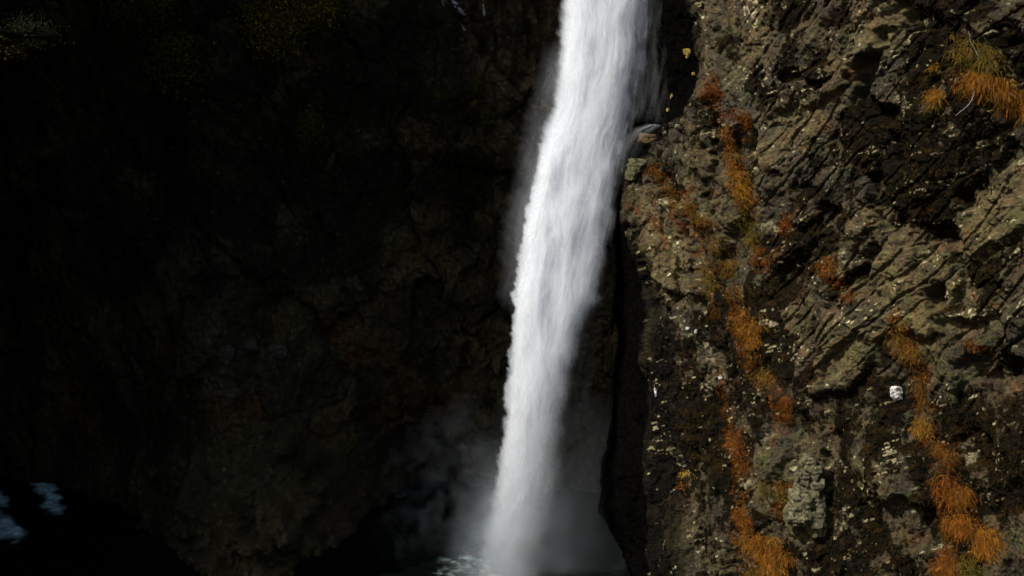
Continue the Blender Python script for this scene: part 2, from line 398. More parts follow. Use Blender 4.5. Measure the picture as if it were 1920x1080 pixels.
SEAMS = [([(1335, 150), (1345, 190), (1362, 240), (1372, 290), (1385, 350), (1400, 400), (1412, 470), (1430, 500)], 17), ([(1221, 312), (1250, 350), (1272, 400), (1300, 440), (1316, 480), (1330, 540), (1345, 590)], 12),
         ([(1290, 382), (1330, 425), (1365, 500), (1385, 560), (1400, 610), (1405, 660), (1430, 705), (1460, 740), (1473, 790)], 17), ([(1370, 790), (1385, 860), (1394, 900), (1390, 960), (1405, 1010), (1440, 1050), (1450, 1100)], 20),
         ([(1690, 600), (1700, 670), (1725, 720), (1728, 790), (1760, 850), (1785, 920), (1790, 980), (1780, 1040), (1770, 1100)], 22), ([(1790, 940), (1840, 1000), (1850, 1040)], 18), ([(1800, 150), (1850, 165), (1900, 190), (1960, 220)], 20),
         ([(1472, 405), (1475, 450), (1441, 486)], 12), ([(1552, 485), (1545, 515), (1598, 556)], 12), ([(1340, 680), (1345, 740), (1352, 780)], 9), ([(1800, 640), (1860, 660)], 8), ([(1180, 330), (1190, 380), (1230, 420), (1250, 470)], 10), ([(1476, 905), (1466, 985)], 12)]
seam = np.zeros_like(S)
for pts, w in SEAMS: seam = np.maximum(seam, line_mask(pts, PXr+26*fbm(Sm*2, Z*2, 181, 4), PYr, w*1.35))
seam *= sstep(-.04, .26, fbm(Sm*2.2, Z*1.6, 182, 6, .7)+.14*seam)*infr
col = mixc(col, np.array([.115, .042, .006]), seam*.85)
wofs = 1.3*sstep(480, 700, PYr)+.25; wet_shade = sstep(0.12, -0.35, S+0.25*fbm(Z*1.5, S*.8, 161, 4)); wet_shade = np.maximum(wet_shade, .72*sstep(.5, -.5, S-wofs+.9*fbm(Z*.9, S*1.6, 162, 5)))
col = mixc(col, wet_shade_c, wet_shade)  # wet rock, with the shade of the side face painted in
# pale streak where lichen grows along the edge of the wet face and a few quartz veins
wh = np.zeros_like(S)
for (x, y, r) in ((1330, 650, 9), (1328, 668, 7), (1335, 712, 12), (1322, 722, 8), (1580, 487, 8), (1576, 500, 8), (1325, 395, 6), (1279, 285, 5), (1318, 120, 5), (1430, 740, 5),
                  (1448, 820, 8), (1400, 915, 9), (1450, 905, 8), (1590, 968, 12), (1575, 975, 9), (1815, 845, 12), (1700, 860, 6), (1708, 875, 6), (1730, 40, 5), (1695, 332, 5), (1862, 262, 6),
                  (1915, 318, 9), (1890, 300, 5), (1435, 410, 8), (1450, 430, 7), (1290, 620, 6), (1304, 622, 5), (1505, 870, 8)):
    dd = np.hypot((qx-x)*1.0, (qy-y)*0.6)
    wh = np.maximum(wh, sstep(r*1.3, r*.6, dd)*sstep(-.1, .15, fbm(Sm*6, Z*5, 171, 3)))
col = mixc(col, np.array([.36, .345, .29]), wh*infr*.9)
# fine lichen dots, also painted as sun glints
dmask = np.zeros_like(S)
for sz, sd, keep in ((.10, 701, .90), (.15, 711, .945), (.26, 721, .985)):
    off, sl, bd, idr = facets((Sm+.02*fbm(Sm*9, Z*9, 5, 2))/sz, Z/(sz*1.3), sd)
    dens_ = sstep(.04, .50, fbm(Sm*.8, Z*.7, 704, 5, .65))*.42-.05+(.085 if sz < .12 else .02)
    dmask = np.maximum(dmask, (idr > keep-dens_+.09)*sstep(.38, .52, bd))
col = mixc(col, np.array([.52, .50, .42]), dmask*infr*.85)
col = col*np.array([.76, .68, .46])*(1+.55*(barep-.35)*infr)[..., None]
col *= np.exp(1.05*fbm(Sm*11, Z*9, 741, 4, .85)-.06)[..., None]
col = np.clip(col, 0.002, 0.8)
fr = grid_faces(nr, PR.shape[1])
rc = mesh_np('cliff', PR.reshape(-1, 3), fr, M['cliff'], attrs={'tint': col.reshape(-1, 3), 'dull': np.maximum(wet_shade, moss_shade*.85).ravel()})
tag(rc, 'sunlit brown rock cliff with lichen and dark moss right of the waterfall', 'cliff', kind='structure')

# visible-surface lookup for planting things on the rock
class Lookup:
    def __init__(self, P, bw=3.0):
        X, Y = proj(P); self.bw = bw; self.GW = int(2200/bw); self.GH = int(1260/bw)
        gi = np.floor((X+60)/bw).astype(int); gj = np.floor((Y+60)/bw).astype(int)
        ok = (gi >= 0) & (gi < self.GW) & (gj >= 0) & (gj < self.GH)
        z = np.full(self.GW*self.GH, 1e9); np.minimum.at(z, (gj*self.GW+gi)[ok], P[..., 1][ok]); self.z = z.reshape(self.GH, self.GW)
    def __call__(self, px, py):
        i = int((px+60)/self.bw); j = int((py+60)/self.bw)
        sub = self.z[max(0, j-1):j+2, max(0, i-1):i+2]; sub = sub[sub < 1e8]
        Y = float(np.median(sub)) if sub.size else 40.0
        return unproj(px, py, Y)
surf = Lookup(PR)
FN = np.array([-0.70, -0.71, 0.05]); FN /= np.linalg.norm(FN)
FT = np.array([0.71, -0.70, 0.0])

# ------------------------------------------------------------------ LEFT CLIFF
vy2 = axis([(-700, -60, 14), (-60, 1140, 2.2), (1140, 1400, 12)]); ux2 = axis([(-260, -40, 14), (-40, 1200, 2.2), (1200, 1560, 12)])
PX, PY = np.meshgrid(ux2, vy2)
Y2 = np.interp(PX, [-260, 0, 400, 700, 930, 1300, 1560], [70, 67, 62, 63, 64, 63, 64])
Y2 = Y2-9*np.exp(-((PX-470)/190)**2)*sstep(350, 1050, PY)+3.5*np.exp(-((PX-800)/110)**2)*sstep(500, 1000, PY)
Y2 = Y2-(10.0+3*fbm(PX/60, PY/60, 204, 3))*sstep(800, 1110, PY+45*fbm(PX/70, PY/70, 203, 4))*sstep(90, 190, PX-.12*(PY-960))*sstep(800, 680, PX)
Y2 = Y2-4.5*sstep(500, -500, PY)-3*np.exp(-((PX-640)/120)**2)*sstep(700, 0, PY)
base2 = unproj(PX, PY, Y2)
X2 = base2[..., 0]; Z2 = base2[..., 2]
H2 = 2.6*fbm(X2*.10, Z2*.07, 201, 3)
w1 = X2+1.0*fbm(X2*.4, Z2*.4, 205, 4); w2 = Z2+1.0*fbm(X2*.4, Z2*.4, 206, 4)
for size, asp, ang, amp, sd in ((6, 1.8, 12, 1.5, 211), (2.6, 2.0, -15, .75, 223), (1.3, 1.6, 20, .40, 237), (.6, 1.5, 0, .2, 251)):
    a, b_ = rot(w1, w2, ang)
    off, sl, bd, idr = facets(a/size, b_/(size*asp), sd)
    H2 += amp*off+amp*1.6*sl-.3*amp*(1-sstep(0, .1, bd))
    if size == 2.6: id2 = idr
a, b_ = rot(w1, w2, 10); H2 += .30*fbm(a*2.6, b_*.45, 263, 4, .6)+.16*fbm(X2*2.4, Z2*2.0, 261, 5, .65)
P2 = base2.copy(); P2[..., 1] -= H2
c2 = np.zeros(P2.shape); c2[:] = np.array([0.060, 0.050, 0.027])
c2 *= (0.5+id2)[..., None]
c2 = mixc(c2, np.array([0.100, 0.052, 0.016]), sstep(0, .35, fbm(X2*.3, Z2*.2, 271, 4)-.16+.42*poly_mask([(620, 620), (760, 620), (930, 760), (900, 860), (740, 860)], PX, PY, 60)-.05))
c2 = mixc(c2, np.array([0.105, 0.098, 0.066]), sstep(.1, .35, fbm(X2*.6, Z2*.45, 281, 5))*.7)
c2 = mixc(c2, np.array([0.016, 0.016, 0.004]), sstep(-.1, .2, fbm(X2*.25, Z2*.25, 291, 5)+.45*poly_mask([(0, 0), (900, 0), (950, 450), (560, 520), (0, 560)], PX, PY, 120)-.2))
c2 = mixc(c2, np.array([0.080, 0.072, 0.010]), sstep(.1, .4, fbm(X2*.5, Z2*.5, 295, 5))*poly_mask([(0, -60), (660, -60), (620, 280), (300, 330), (0, 300)], PX, PY, 90)*.8)
c2 = mixc(c2, np.array([0.15, 0.13, 0.08]), sstep(0, .3, fbm(X2*1.2, Z2*.35, 297, 5))*poly_mask([(830, -60), (1040, -60), (1040, 200), (960, 260), (900, 120)], PX, PY, 40))  # paler rock left of the fall, faint light painted into the colour
c2 = mixc(c2, np.array([.30, .31, .30]), sstep(.42, .5, fbm(X2*4, Z2*3.2, 298, 3, .7))*.5)  # sparse tiny glints painted as pale flecks
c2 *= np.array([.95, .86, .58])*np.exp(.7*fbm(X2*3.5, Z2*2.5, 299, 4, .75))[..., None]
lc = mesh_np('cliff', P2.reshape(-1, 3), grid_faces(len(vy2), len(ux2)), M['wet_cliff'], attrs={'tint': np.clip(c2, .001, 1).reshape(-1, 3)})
tag(lc, 'deeply shaded wet black rock wall left of and behind the waterfall', 'cliff', kind='structure')

surf2 = Lookup(P2, 5.0)

# added out-of-view gorge side, placed and shaped to shade the far wall
pa = np.array([-20.9, 35.5]); pb = np.array([-42.0, 80.0])
t3 = np.linspace(1, 0, 170, endpoint=False); wing = np.stack([pa[0]-26*t3, pa[1]-10*t3**2], -1)
tt = np.linspace(0, 1, 150)[:, None]; line = pa+(pb-pa)*tt
path = np.concatenate([wing, line]); 
for _ in range(30): path[1:-1] = (path[:-2]+2*path[1:-1]+path[2:])/4
zz = np.linspace(-15, 46, 330)[:, None]
tang = np.gradient(path, axis=0); tang /= np.linalg.norm(tang, axis=1, keepdims=True); nr_ = np.stack([-tang[:, 1], tang[:, 0]], -1)*np.array([1, 1])
if nr_[40, 1] > 0: nr_ = -nr_
al_ = np.concatenate([[0], np.cumsum(np.linalg.norm(np.diff(path, axis=0), axis=1))])[None, :]+0*zz; zg = zz+0*al_
wa = al_+.3*fbm(al_*.7, zg*.7, 307, 4); wb = zg+.3*fbm(al_*.7, zg*.7, 308, 4)
h = 1.2*fbm(al_*.12, zg*.09, 305, 3)
for size, asp, ang, amp, sd in ((4.5, 1.8, 14, 1.1, 311), (2.0, 1.9, -24, .5, 323), (.9, 1.8, 18, .25, 337)):
    u_, v_ = rot(wa, wb, ang); off, sl, bd, idg = facets(u_/size, v_/(size*asp), sd, w=.2); h += amp*off+.4*size*sl-.1*(1-sstep(0, .08, bd))
h += .15*fbm(al_*2.2, zg*1.8, 341, 4); h = np.minimum(h, 1.0)-.5
G = np.stack([path[None, :, 0]+nr_[None, :, 0]*h, path[None, :, 1]+nr_[None, :, 1]*h, zg], -1)
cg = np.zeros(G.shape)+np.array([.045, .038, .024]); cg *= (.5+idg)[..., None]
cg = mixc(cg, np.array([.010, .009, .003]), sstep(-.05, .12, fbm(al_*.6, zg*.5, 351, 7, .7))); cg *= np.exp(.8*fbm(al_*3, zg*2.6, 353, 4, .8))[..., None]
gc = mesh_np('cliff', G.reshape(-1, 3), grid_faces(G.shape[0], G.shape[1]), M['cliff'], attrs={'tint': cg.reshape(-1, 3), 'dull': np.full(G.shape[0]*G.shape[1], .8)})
tag(gc, 'tall dark gorge wall added out of view at the left to shade the far wall', 'cliff', kind='structure')

# ------------------------------------------------------------------ RIVER
ZW = -13.0
yy = axis([(24, 40, .8), (40, 70, .12), (70, 84, 1)]); xx = axis([(-60, -36, 1.5), (-36, 8, .12), (8, 30, 1.5)])
RX, RY = np.meshgrid(xx, yy)
rp = np.stack([RX, RY, 0*RX+ZW], -1)
rpx, rpy = proj(rp)
wob = 34*fbm(RX*.6, RY*.4, 401, 5, .6)*2
foam = np.zeros_like(RX)
for pts in ([(-60, 955), (10, 965), (30, 985), (50, 1010), (10, 1012), (-60, 1035)], [(55, 900), (95, 898), (108, 930), (118, 962), (90, 958), (78, 930)], [(-30, 925), (4, 925), (5, 945), (-30, 945)],
            [(738, 925), (760, 905), (776, 898), (765, 925), (748, 935)], [(800, 1100), (825, 1050), (860, 1035), (910, 1040), (990, 1120), (860, 1140)]):
    foam = np.maximum(foam, poly_mask(pts, rpx+wob*.5, rpy+wob*.35, 7))
foam *= .5+.5*sstep(-.25, .15, fbm(RX*1.0, RY*.7, 411, 5, .65))
foam *= np.where(rpx > 600, .34*sstep(-.2, .6, fbm(RX*1.6, RY*1.1, 417, 5, .7)), 1)
rz = .10*fbm(RX*.9, RY*.7, 421, 4)+.22*foam*(fbm(RX*1.6, RY*1.3, 431, 4)+.4)
rp[..., 2] += rz
m, ns, ln, out = new_mat('river water')
b = N(ns, 'ShaderNodeBsdfPrincipled'); ln.new(b.outputs[0], out.inputs[0])
fa = N(ns, 'ShaderNodeAttribute', attribute_name='foam')
mx = N(ns, 'ShaderNodeMix', data_type='RGBA'); ln.new(fa.outputs['Fac'], mx.inputs[0])
mx.inputs[6].default_value = (0.0012, 0.0022, 0.0020, 1); mx.inputs[7].default_value = (0.60, 0.82, 0.80, 1); ln.new(mx.outputs[2], b.inputs['Base Color'])
mr = N(ns, 'ShaderNodeMapRange', i_To_Min=0.25, i_To_Max=0.8); ln.new(fa.outputs['Fac'], mr.inputs[0]); ln.new(mr.outputs[0], b.inputs['Roughness'])
tc = N(ns, 'ShaderNodeTexCoord'); nz = N(ns, 'ShaderNodeTexNoise', i_Scale=2.0, i_Detail=6.0); ln.new(tc.outputs['Object'], nz.inputs['Vector'])
bp = N(ns, 'ShaderNodeBump', i_Distance=.25); ln.new(nz.outputs['Fac'], bp.inputs['Height']); ln.new(bp.outputs[0], b.inputs['Normal'])
b.inputs['Specular IOR Level'].default_value = .04
riv = mesh_np('river', rp.reshape(-1, 3), grid_faces(len(yy), len(xx), True), m, attrs={'foam': foam.ravel()})
tag(riv, 'dark teal river with patches of white foam at the gorge bottom', 'river', kind='structure')

# ------------------------------------------------------------------ WATERFALL
LE = [(-200, 1062), (0, 1054), (100, 1048), (200, 1034), (250, 1018), (300, 1006), (350, 998), (400, 986), (450, 978), (500, 977), (550, 966), (600, 962), (650, 958), (700, 956),
      (750, 950), (800, 943), (860, 936), (900, 931), (950, 920), (1000, 899), (1080, 878), (1300, 838)]
RE = [(-200, 1235), (0, 1212), (100, 1199), (200, 1181), (260, 1171), (340, 1153), (450, 1139), (500, 1130), (560, 1120), (600, 1100), (700, 1072), (800, 1054), (900, 1042), (1000, 1030), (1080, 1018), (1300, 1000)]
def water_mat(name, colour):
    m, ns, ln, out = new_mat(name)
    df = N(ns, 'ShaderNodeBsdfDiffuse'); tr = N(ns, 'ShaderNodeBsdfTranslucent'); tp = N(ns, 'ShaderNodeBsdfTransparent')
    for q in (df, tr): q.inputs[0].default_value = (*colour, 1)
    mixa = N(ns, 'ShaderNodeMixShader'); mixa.inputs[0].default_value = .4; ln.new(df.outputs[0], mixa.inputs[1]); ln.new(tr.outputs[0], mixa.inputs[2])
    al = N(ns, 'ShaderNodeAttribute', attribute_name='opacity')
    mixb = N(ns, 'ShaderNodeMixShader'); ln.new(al.outputs['Fac'], mixb.inputs[0]); ln.new(tp.outputs[0], mixb.inputs[1]); ln.new(mixa.outputs[0], mixb.inputs[2])
    ln.new(mixb.outputs[0], out.inputs[0]); return m
M['fall'] = water_mat('falling water', (0.89, 0.92, 0.96))
M['spray'] = water_mat('spray', (0.78, 0.88, 0.95))
class Sheets:
    def __init__(s): s.V = []; s.F = []; s.A = []; s.n = 0
    def add(s, P, alp):
        alp = np.clip(alp, 0, 1); s.V.append(P.reshape(-1, 3)); s.A.append(alp.ravel())
        F_ = grid_faces(P.shape[0], P.shape[1]); s.F.append(F_[alp.ravel()[F_].max(1) > .003]+s.n); s.n += P.shape[0]*P.shape[1]
    def build(s, name, mat): return mesh_np(name, np.concatenate(s.V), np.concatenate(s.F), mat, attrs={'opacity': np.concatenate(s.A)})
tv = axis([(-200, -20, 8), (-20, 1100, 2.0), (1100, 1260, 10)])
layers = 7
sh = Sheets()
for k in range(layers):
    q = k/(layers-1)                                  # 0 = nearest sheet, 1 = farthest
    uu = np.linspace(-.45, 1.55, 230)[None, :]; V_ = tv[:, None]
    le = interp(LE, V_); re = interp(RE, V_); wd = re-le
    px = le+uu*wd; py = V_+0*uu
    fu = uu*wd/60.0; fv = V_/60.0
    wpu = fu+.35*fbm(fu*.8, fv*.5, 501+k, 3)
    st = fbm(wpu*2.6, fv*.24+k*7, 510+k, 6, .66)             # long streaks
    lump = fbm(wpu*1.0+k*3, fv*.42+wpu*.35, 530+k, 4, .5)    # billows
    lobe = fbm(fv*.55+k*1.7+0*fu, fu*.25, 550+k, 4, .6)      # ragged outline
    lobe2 = fbm(fv*1.6+k*.7-fu*.9, fu*.5+fv*.2, 555+k, 4, .6)
    dl = uu*wd+lobe*(12+8*q)+lobe2*15+6*fbm(fv*3.2-fu*2, fu*.8+k, 557+k, 3)-(0 if q > .45 else 10*(1-q))
    dr = (1-uu)*wd+fbm(fv*.5+k+0*fu, fu*.3, 560+k, 4, .6)*24+fbm(fv*1.2-fu, fu*1.4, 565+k, 4)*14+fbm(fu*3.2, fv*.35+k, 567+k, 4, .65)*30*sstep(600, 300, V_)-(6*(1-q))
    wl_ = lerp(24, 7, sstep(150, 450, V_)); wl_ = lerp(wl_, 40, sstep(860, 1080, V_))
    wr_ = lerp(40, 75, sstep(350, 1000, V_))
    core = sstep(-2, wl_, dl)*sstep(-8, wr_, dr)
    inner = np.clip(.52+.8*lump+1.15*st, 0.0, 1)
    dens = [.30, .40, .5, .62, .8, .85, .9][k]
    # water thins to spray lower down; the fading also imitates gorge shade
    thin = lerp(1.3, .125, sstep(380, 1130, V_)**.75)
    alp = core*np.clip((dens+.9*(inner-.5)*(1-.45*q))*thin, 0.02, .97)
    veil_l = sstep(-48, 0, dl)*(1-sstep(0, 20, dl))*sstep(60, 160, V_)*sstep(620, 420, V_)
    silv = interp(SIL, V_); veil_r = sstep(-105, -5, dr)*(1-sstep(0, 30, dr))*sstep(silv+4, silv-22, px)
    vs = np.clip(.10+.6*st+.3*lump, 0, 1)
    alp = np.maximum(alp, veil_l*np.clip(.25+.4*st+.5*lump, 0, 1)*.13)
    alp = np.maximum(alp, veil_r*np.clip(.10+.5*lump+.25*st, 0, 1)*lerp(.03, .02, sstep(350, 800, V_))*sstep(230, 420, V_))
    # thin streams sliding down the recess at the right of the lip
    top = sstep(-110, -20, dr)*(1-sstep(0, 20, dr))*sstep(250, 200, V_+.3*(dr+60))
    alp = np.maximum(alp, top*np.clip(.07+fbm(fu*4.5+.6*perlin(fu*1.5, fv*.8, 3), fv*.5+k*3, 590+k, 5, .6)*.9, 0, 1)*.10)
    curve = 1.5*(1-np.clip((2*uu-1), -1.3, 1.3)**2)
    sgn = lerp(-1, 1, q)
    Y = 42.2+1.0*(q-.5)+sgn*curve*.15+.035*lump+.02*st
    sh.add(unproj(px, py, Y), alp)
# the small jet that strikes the ledge and leaps back into the fall
jp = np.array([(1236, 232), (1218, 234), (1200, 244), (1184, 264), (1170, 292), (1158, 330), (1148, 380)], float)
tj = np.linspace(0, 1, 160)[:, None]; ti = tj[:, 0]*(len(jp)-1)
jx = np.interp(ti, range(len(jp)), jp[:, 0])[:, None]; jy = np.interp(ti, range(len(jp)), jp[:, 1])[:, None]
for k in range(3):
    w = np.linspace(-1, 1, 40)[None, :]; ww = lerp(5, 34, tj**.8)
    px = jx+w*ww*.9+4; py = jy+w*ww*.35+(1-tj)*2
    al = (1-np.abs(w)**1.5)*np.clip(.42+.9*fbm(w*2.2+k*3, tj*2.0+k, 620+k, 3), 0, 1)*sstep(0, .1, tj)*sstep(1, .2, tj)*.12
    sh.add(unproj(px, py, 40.3-.15*k+.35*w**2+1.2*tj), al)
wf = sh.build('waterfall', M['fall'])
tag(wf, 'tall white waterfall plunging down the middle of the dark gorge', 'waterfall', kind='structure')

# ------------------------------------------------------------------ SPRAY drifting at the foot
sh = Sheets()
gx = np.arange(480, 1040, 5.0)[None, :]; gy = np.arange(480, 1140, 5.0)[:, None]
for k in range(6):
    a = gx/110.0; b_ = gy/110.0
    w1 = a+.55*fbm(a*1.2, b_*1.2, 801+k, 3); w2 = b_+.55*fbm(a*1.2, b_*1.2, 811+k, 3)
    n = fbm(w1*1.1-w2*.5, w2*.9+w1*.4, 821+k, 5, .55)
    e1 = np.exp(-((gx-935-.15*(1010-gy))/52)**2-((gy-1010)/105)**2)             # close round the foot
    cx = 800+.0*gy; e2 = np.exp(-(((gx-830)*.8+(gy-900)*.6)/62)**2-(((gx-830)*.6-(gy-900)*.8)/130)**2)
    e3 = np.exp(-((gx-(640+(gy-560)*.5))/90)**2-((gy-720)/190)**2)
    al = e1*.17*np.clip(.4+1.8*n, 0, 1)+e2*.042*np.clip(.05+2.6*n, 0, 1)+e3*.0035*np.clip(.5+1.5*n, 0, 1)
    edge = sstep(480, 560, gx)*sstep(480, 600, gy)*sstep(1040, 960, gx)
    P = unproj(gx+0*gy, gy+0*gx, 44.5+1.3*k+.8*fbm(a*.7, b_*.7, 831+k, 2)); sh.add(P, al*edge*sstep(-13.2, -12.4, P[..., 2]))
gx2 = np.arange(820, 1140, 5.0)[None, :]; gy2 = np.arange(700, 1140, 5.0)[:, None]
for k in range(3):
    a = gx2/110.0; b_ = gy2/110.0
    n = fbm(a*1.2+.5*fbm(a, b_, 871+k, 3), b_*.9+.5*fbm(a, b_, 881+k, 3), 891+k, 5, .55)
    al = np.exp(-((gx2-942+.25*(gy2-1000))/72)**2)*sstep(740, 1060, gy2)*.125*np.clip(.6+1.3*n, 0, 1)*sstep(820, 870, gx2)*sstep(1140, 1080, gx2)
    P = unproj(gx2+0*gy2, gy2+0*gx2, 41.0-.45*k+.3*n); sh.add(P, al*sstep(-13.4, -12.8, P[..., 2]))
m1 = sh.build('mist', M['spray']); tag(m1, 'wisps of grey spray drifting left from the foot of the waterfall', 'mist', kind='stuff')
sh = Sheets()
gx = np.arange(960, 1260, 4.0)[None, :]; gy = np.arange(430, 1140, 5.0)[:, None]
for k in range(4):
    a = gx/150.0; b_ = gy/150.0
    n = fbm(a*1.5+.4*fbm(a, b_, 841+k, 2), b_*.7, 851+k, 5, .55)
    al = sstep(540, 1090, gy)**1.6*.034*np.clip(.55+1.6*n, 0, 1.2)*sstep(960, 1040, gx)*sstep(1255, 1160, gx)
    P = unproj(gx+0*gy, gy+0*gx, 44.6+.55*k+.35*fbm(a*.7, b_*.7, 861+k, 2)); sh.add(P, al*sstep(-13.3, -12.9, P[..., 2])*sstep(1195, 1150, gx))
m2 = sh.build('mist', M['spray']); tag(m2, 'dim grey spray filling the gap between the waterfall and the right cliff', 'mist', kind='stuff')

# ------------------------------------------------------------------ MOSS AND LEAVES on the right cliff (uncountable)
rg = np.random.default_rng(7)
def leaf_cloud(P, nrm_, n, size, cols, jit=.03):
    """n little bent leaves (two triangles each) scattered on points P"""
    idx = rg.integers(0, len(P), n); p = P[idx]+rg.normal(0, jit, (n, 3)); nn = nrm_[idx]
    d = rg.normal(0, 1, (n, 3))+nn*.8+np.array([0, 0, -.3]); d /= np.linalg.norm(d, axis=1, keepdims=True)
    sd_ = np.cross(d, rg.normal(0, 1, (n, 3))); sd_ /= np.linalg.norm(sd_, axis=1, keepdims=True)+1e-9
    ln_ = size*rg.uniform(.5, 1.5, (n, 1)); w = ln_*rg.uniform(.2, .45, (n, 1))
    V = np.stack([p-nn*.02, p+d*ln_*.5+sd_*w, p+d*ln_+np.array([0, 0, -1])*ln_*.25, p+d*ln_*.5-sd_*w], 1)
    c = np.array(cols)[rg.integers(0, len(cols), n)]*rg.uniform(.4, 1.5, (n, 1))
    return V.reshape(-1, 3), np.arange(4*n).reshape(-1, 4), np.repeat(c, 4, 0)
fx, fy = proj(PR)
vis = (fx > 1215) & (fx < 1960) & (fy > -40) & (fy < 1120) & (side < .2)
sel = vis & (moss_shade > .55)
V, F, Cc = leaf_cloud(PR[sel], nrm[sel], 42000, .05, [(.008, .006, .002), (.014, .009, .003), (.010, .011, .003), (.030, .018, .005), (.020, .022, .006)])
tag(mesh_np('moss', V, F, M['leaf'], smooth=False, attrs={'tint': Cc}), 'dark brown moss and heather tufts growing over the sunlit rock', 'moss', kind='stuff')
sel = vis & (seam > .45)
V, F, Cc = leaf_cloud(PR[sel], nrm[sel], 22000, .042, [(.20, .06, .004), (.13, .038, .003), (.09, .06, .006), (.26, .10, .006), (.06, .025, .004)])
tag(mesh_np('dry_moss', V, F, M['leaf'], smooth=False, attrs={'tint': Cc}), 'fine rust coloured growth filling the cracks of the sunlit rock', 'moss', kind='stuff')

# ------------------------------------------------------------------ GRASS clumps, each one a thing
ORANGE = [(.36, .115, .005), (.27, .075, .004), (.44, .165, .008), (.17, .045, .004), (.11, .075, .006)]
GOLD = [(.52, .27, .016), (.44, .19, .010), (.36, .13, .006), (.24, .15, .010)]
OLIVE = [(.13, .12, .012), (.20, .13, .012), (.09, .10, .012), (.28, .15, .012)]
RUST = [(.25, .065, .004), (.15, .038, .003), (.30, .09, .006)]
MIX = [(.38, .15, .012), (.11, .13, .014), (.20, .12, .012), (.26, .08, .01)]
def grass(pts, rad, n, length, cols, label, look=surf, lean=0.0, curl=1.0, name='grass_clump', wid=.0075, up=.7):
    length *= .56; n = int(n*1.5)
    pts = np.array(pts, float)
    if len(pts) == 1: pts = np.vstack([pts, pts+[[.5, .5]]])
    segl = np.hypot(*np.diff(pts, axis=0).T); cum = np.concatenate([[0], np.cumsum(segl)])
    V = np.zeros((n, 8, 3)); C = np.zeros((n, 8, 3)); origin = np.array(look(*pts[0]))
    clumps = max(3, int(n/22)); ct = rg.uniform(0, cum[-1], clumps); cr = rg.normal(0, rad*.62, (clumps, 2))*np.array([1.15, 1.0]); cl = rg.normal(0, .35, clumps)
    croot = []
    for t, r_ in zip(ct, cr):
        x = np.interp(t, cum, pts[:, 0])+r_[0]; y = np.interp(t, cum, pts[:, 1])+r_[1]; croot.append(look(x, y))
    croot = np.array(croot)
    med = np.median(croot[:, 1]); croot[:, 1] = np.clip(croot[:, 1], med-.9, med+.9)
    ci = rg.integers(0, clumps, n)
    cc_ = np.array(cols)[rg.integers(0, len(cols), clumps)]
    root = croot[ci]+rg.normal(0, .08, (n, 3))
    n_ = n; side_ = rg.normal(0, .85, (n, 1))+1.4*cl[ci][:, None]+lean
    d0 = FN*rg.uniform(.5, 1.0, (n, 1))+FT*side_*.8+np.array([0, 0, 1.])*rg.uniform(-.1, up, (n, 1)); d0 /= np.linalg.norm(d0, axis=1, keepdims=True)
    ln_ = length*rg.uniform(.25, 1.2, (n, 1))*rg.uniform(.6, 1.15, (clumps, 1))[ci]
    g = np.array([0, 0, -1.])
    w = np.cross(d0, g)+rg.normal(0, .5, (n, 3)); w /= np.linalg.norm(w, axis=1, keepdims=True)
    GREY = np.array([.16, .12, .035]); base_c = (.65*cc_[ci]+.35*np.array(cols)[rg.integers(0, len(cols), n)])*rg.uniform(.35, 1.5, (n, 1))*rg.uniform(.7, 1.25, (clumps, 1))[ci]
    for j, t in enumerate((0, .33, .68, 1.0)):
        p = root+d0*ln_*t*(1-.35*t*curl)+g*ln_*(t**2)*.75*curl+FT*side_*.08*t
        ww = wid*(1-.85*t)*1.0
        V[:, 2*j] = p-w*ww; V[:, 2*j+1] = p+w*ww
        C[:, 2*j] = C[:, 2*j+1] = base_c*(.45+.75*t)
    Fq = np.concatenate([np.array([[0, 1, 3, 2], [2, 3, 5, 4], [4, 5, 7, 6]])+8*i for i in range(n)])
    o = mesh_np(name, (V-origin).reshape(-1, 3), Fq, M['grass'], smooth=False, attrs={'tint': C.reshape(-1, 3)}); o.location = origin
    tag(o, label, 'grass', 'dry grass clumps hanging on the right cliff'); return o
G = grass
G([(1815, 150), (1850, 158), (1885, 175), (1925, 198), (1960, 215)], 17, 3200, .75, ORANGE+GOLD, 'large golden orange grass mat spilling over the ledge at the top right', lean=-.2)
G([(1800, 105), (1835, 95), (1860, 130)], 22, 1000, .75, OLIVE+[(.25, .13, .01)], 'olive green and orange grass just above the large golden grass mat at top right')
G([(1762, 176), (1750, 192)], 7, 330, .85, GOLD, 'narrow bright yellow grass tuft drooping to the lower left of the golden mat', lean=-.9)
G([(1756, 128)], 4, 90, .45, GOLD, 'very small yellow grass sprig between two dark rocks left of the golden mat', lean=-.4)
G([(1335, 165), (1342, 182)], 10, 380, .38, RUST, 'rust orange grass patch highest beside the wet recess edge')
G([(1388, 215), (1398, 232)], 12, 480, .42, ORANGE, 'rounded orange grass patch above the long vertical grass streak')
G([(1362, 245), (1372, 290), (1378, 325)], 9, 850, .42, ORANGE+GOLD, 'upper orange end of the long vertical grass streak')
G([(1380, 335), (1390, 360), (1398, 385)], 13, 1000, .50, GOLD, 'brightest yellow grass tuft in the middle of the long vertical streak', lean=.5)
G([(1396, 395), (1408, 430), (1412, 465)], 13, 850, .45, OLIVE, 'olive grass tail under the brightest yellow tuft')
G([(1221, 312), (1238, 335), (1250, 350), (1262, 375), (1272, 400)], 6, 750, .32, ORANGE+OLIVE, 'thin orange grass line slanting down beside the ledge stone')
G([(1275, 415), (1278, 430)], 5, 120, .28, RUST, 'tiny rust grass spot ending the thin slanting grass line')
G([(1290, 382), (1312, 405), (1330, 425)], 8, 600, .38, ORANGE+OLIVE, 'upper half of the slanting orange grass band in the middle of the outcrop')
G([(1335, 445), (1350, 470), (1365, 500), (1372, 520)], 11, 850, .40, OLIVE+[(.36, .14, .01)], 'lower olive half of the slanting grass band in the middle of the outcrop')
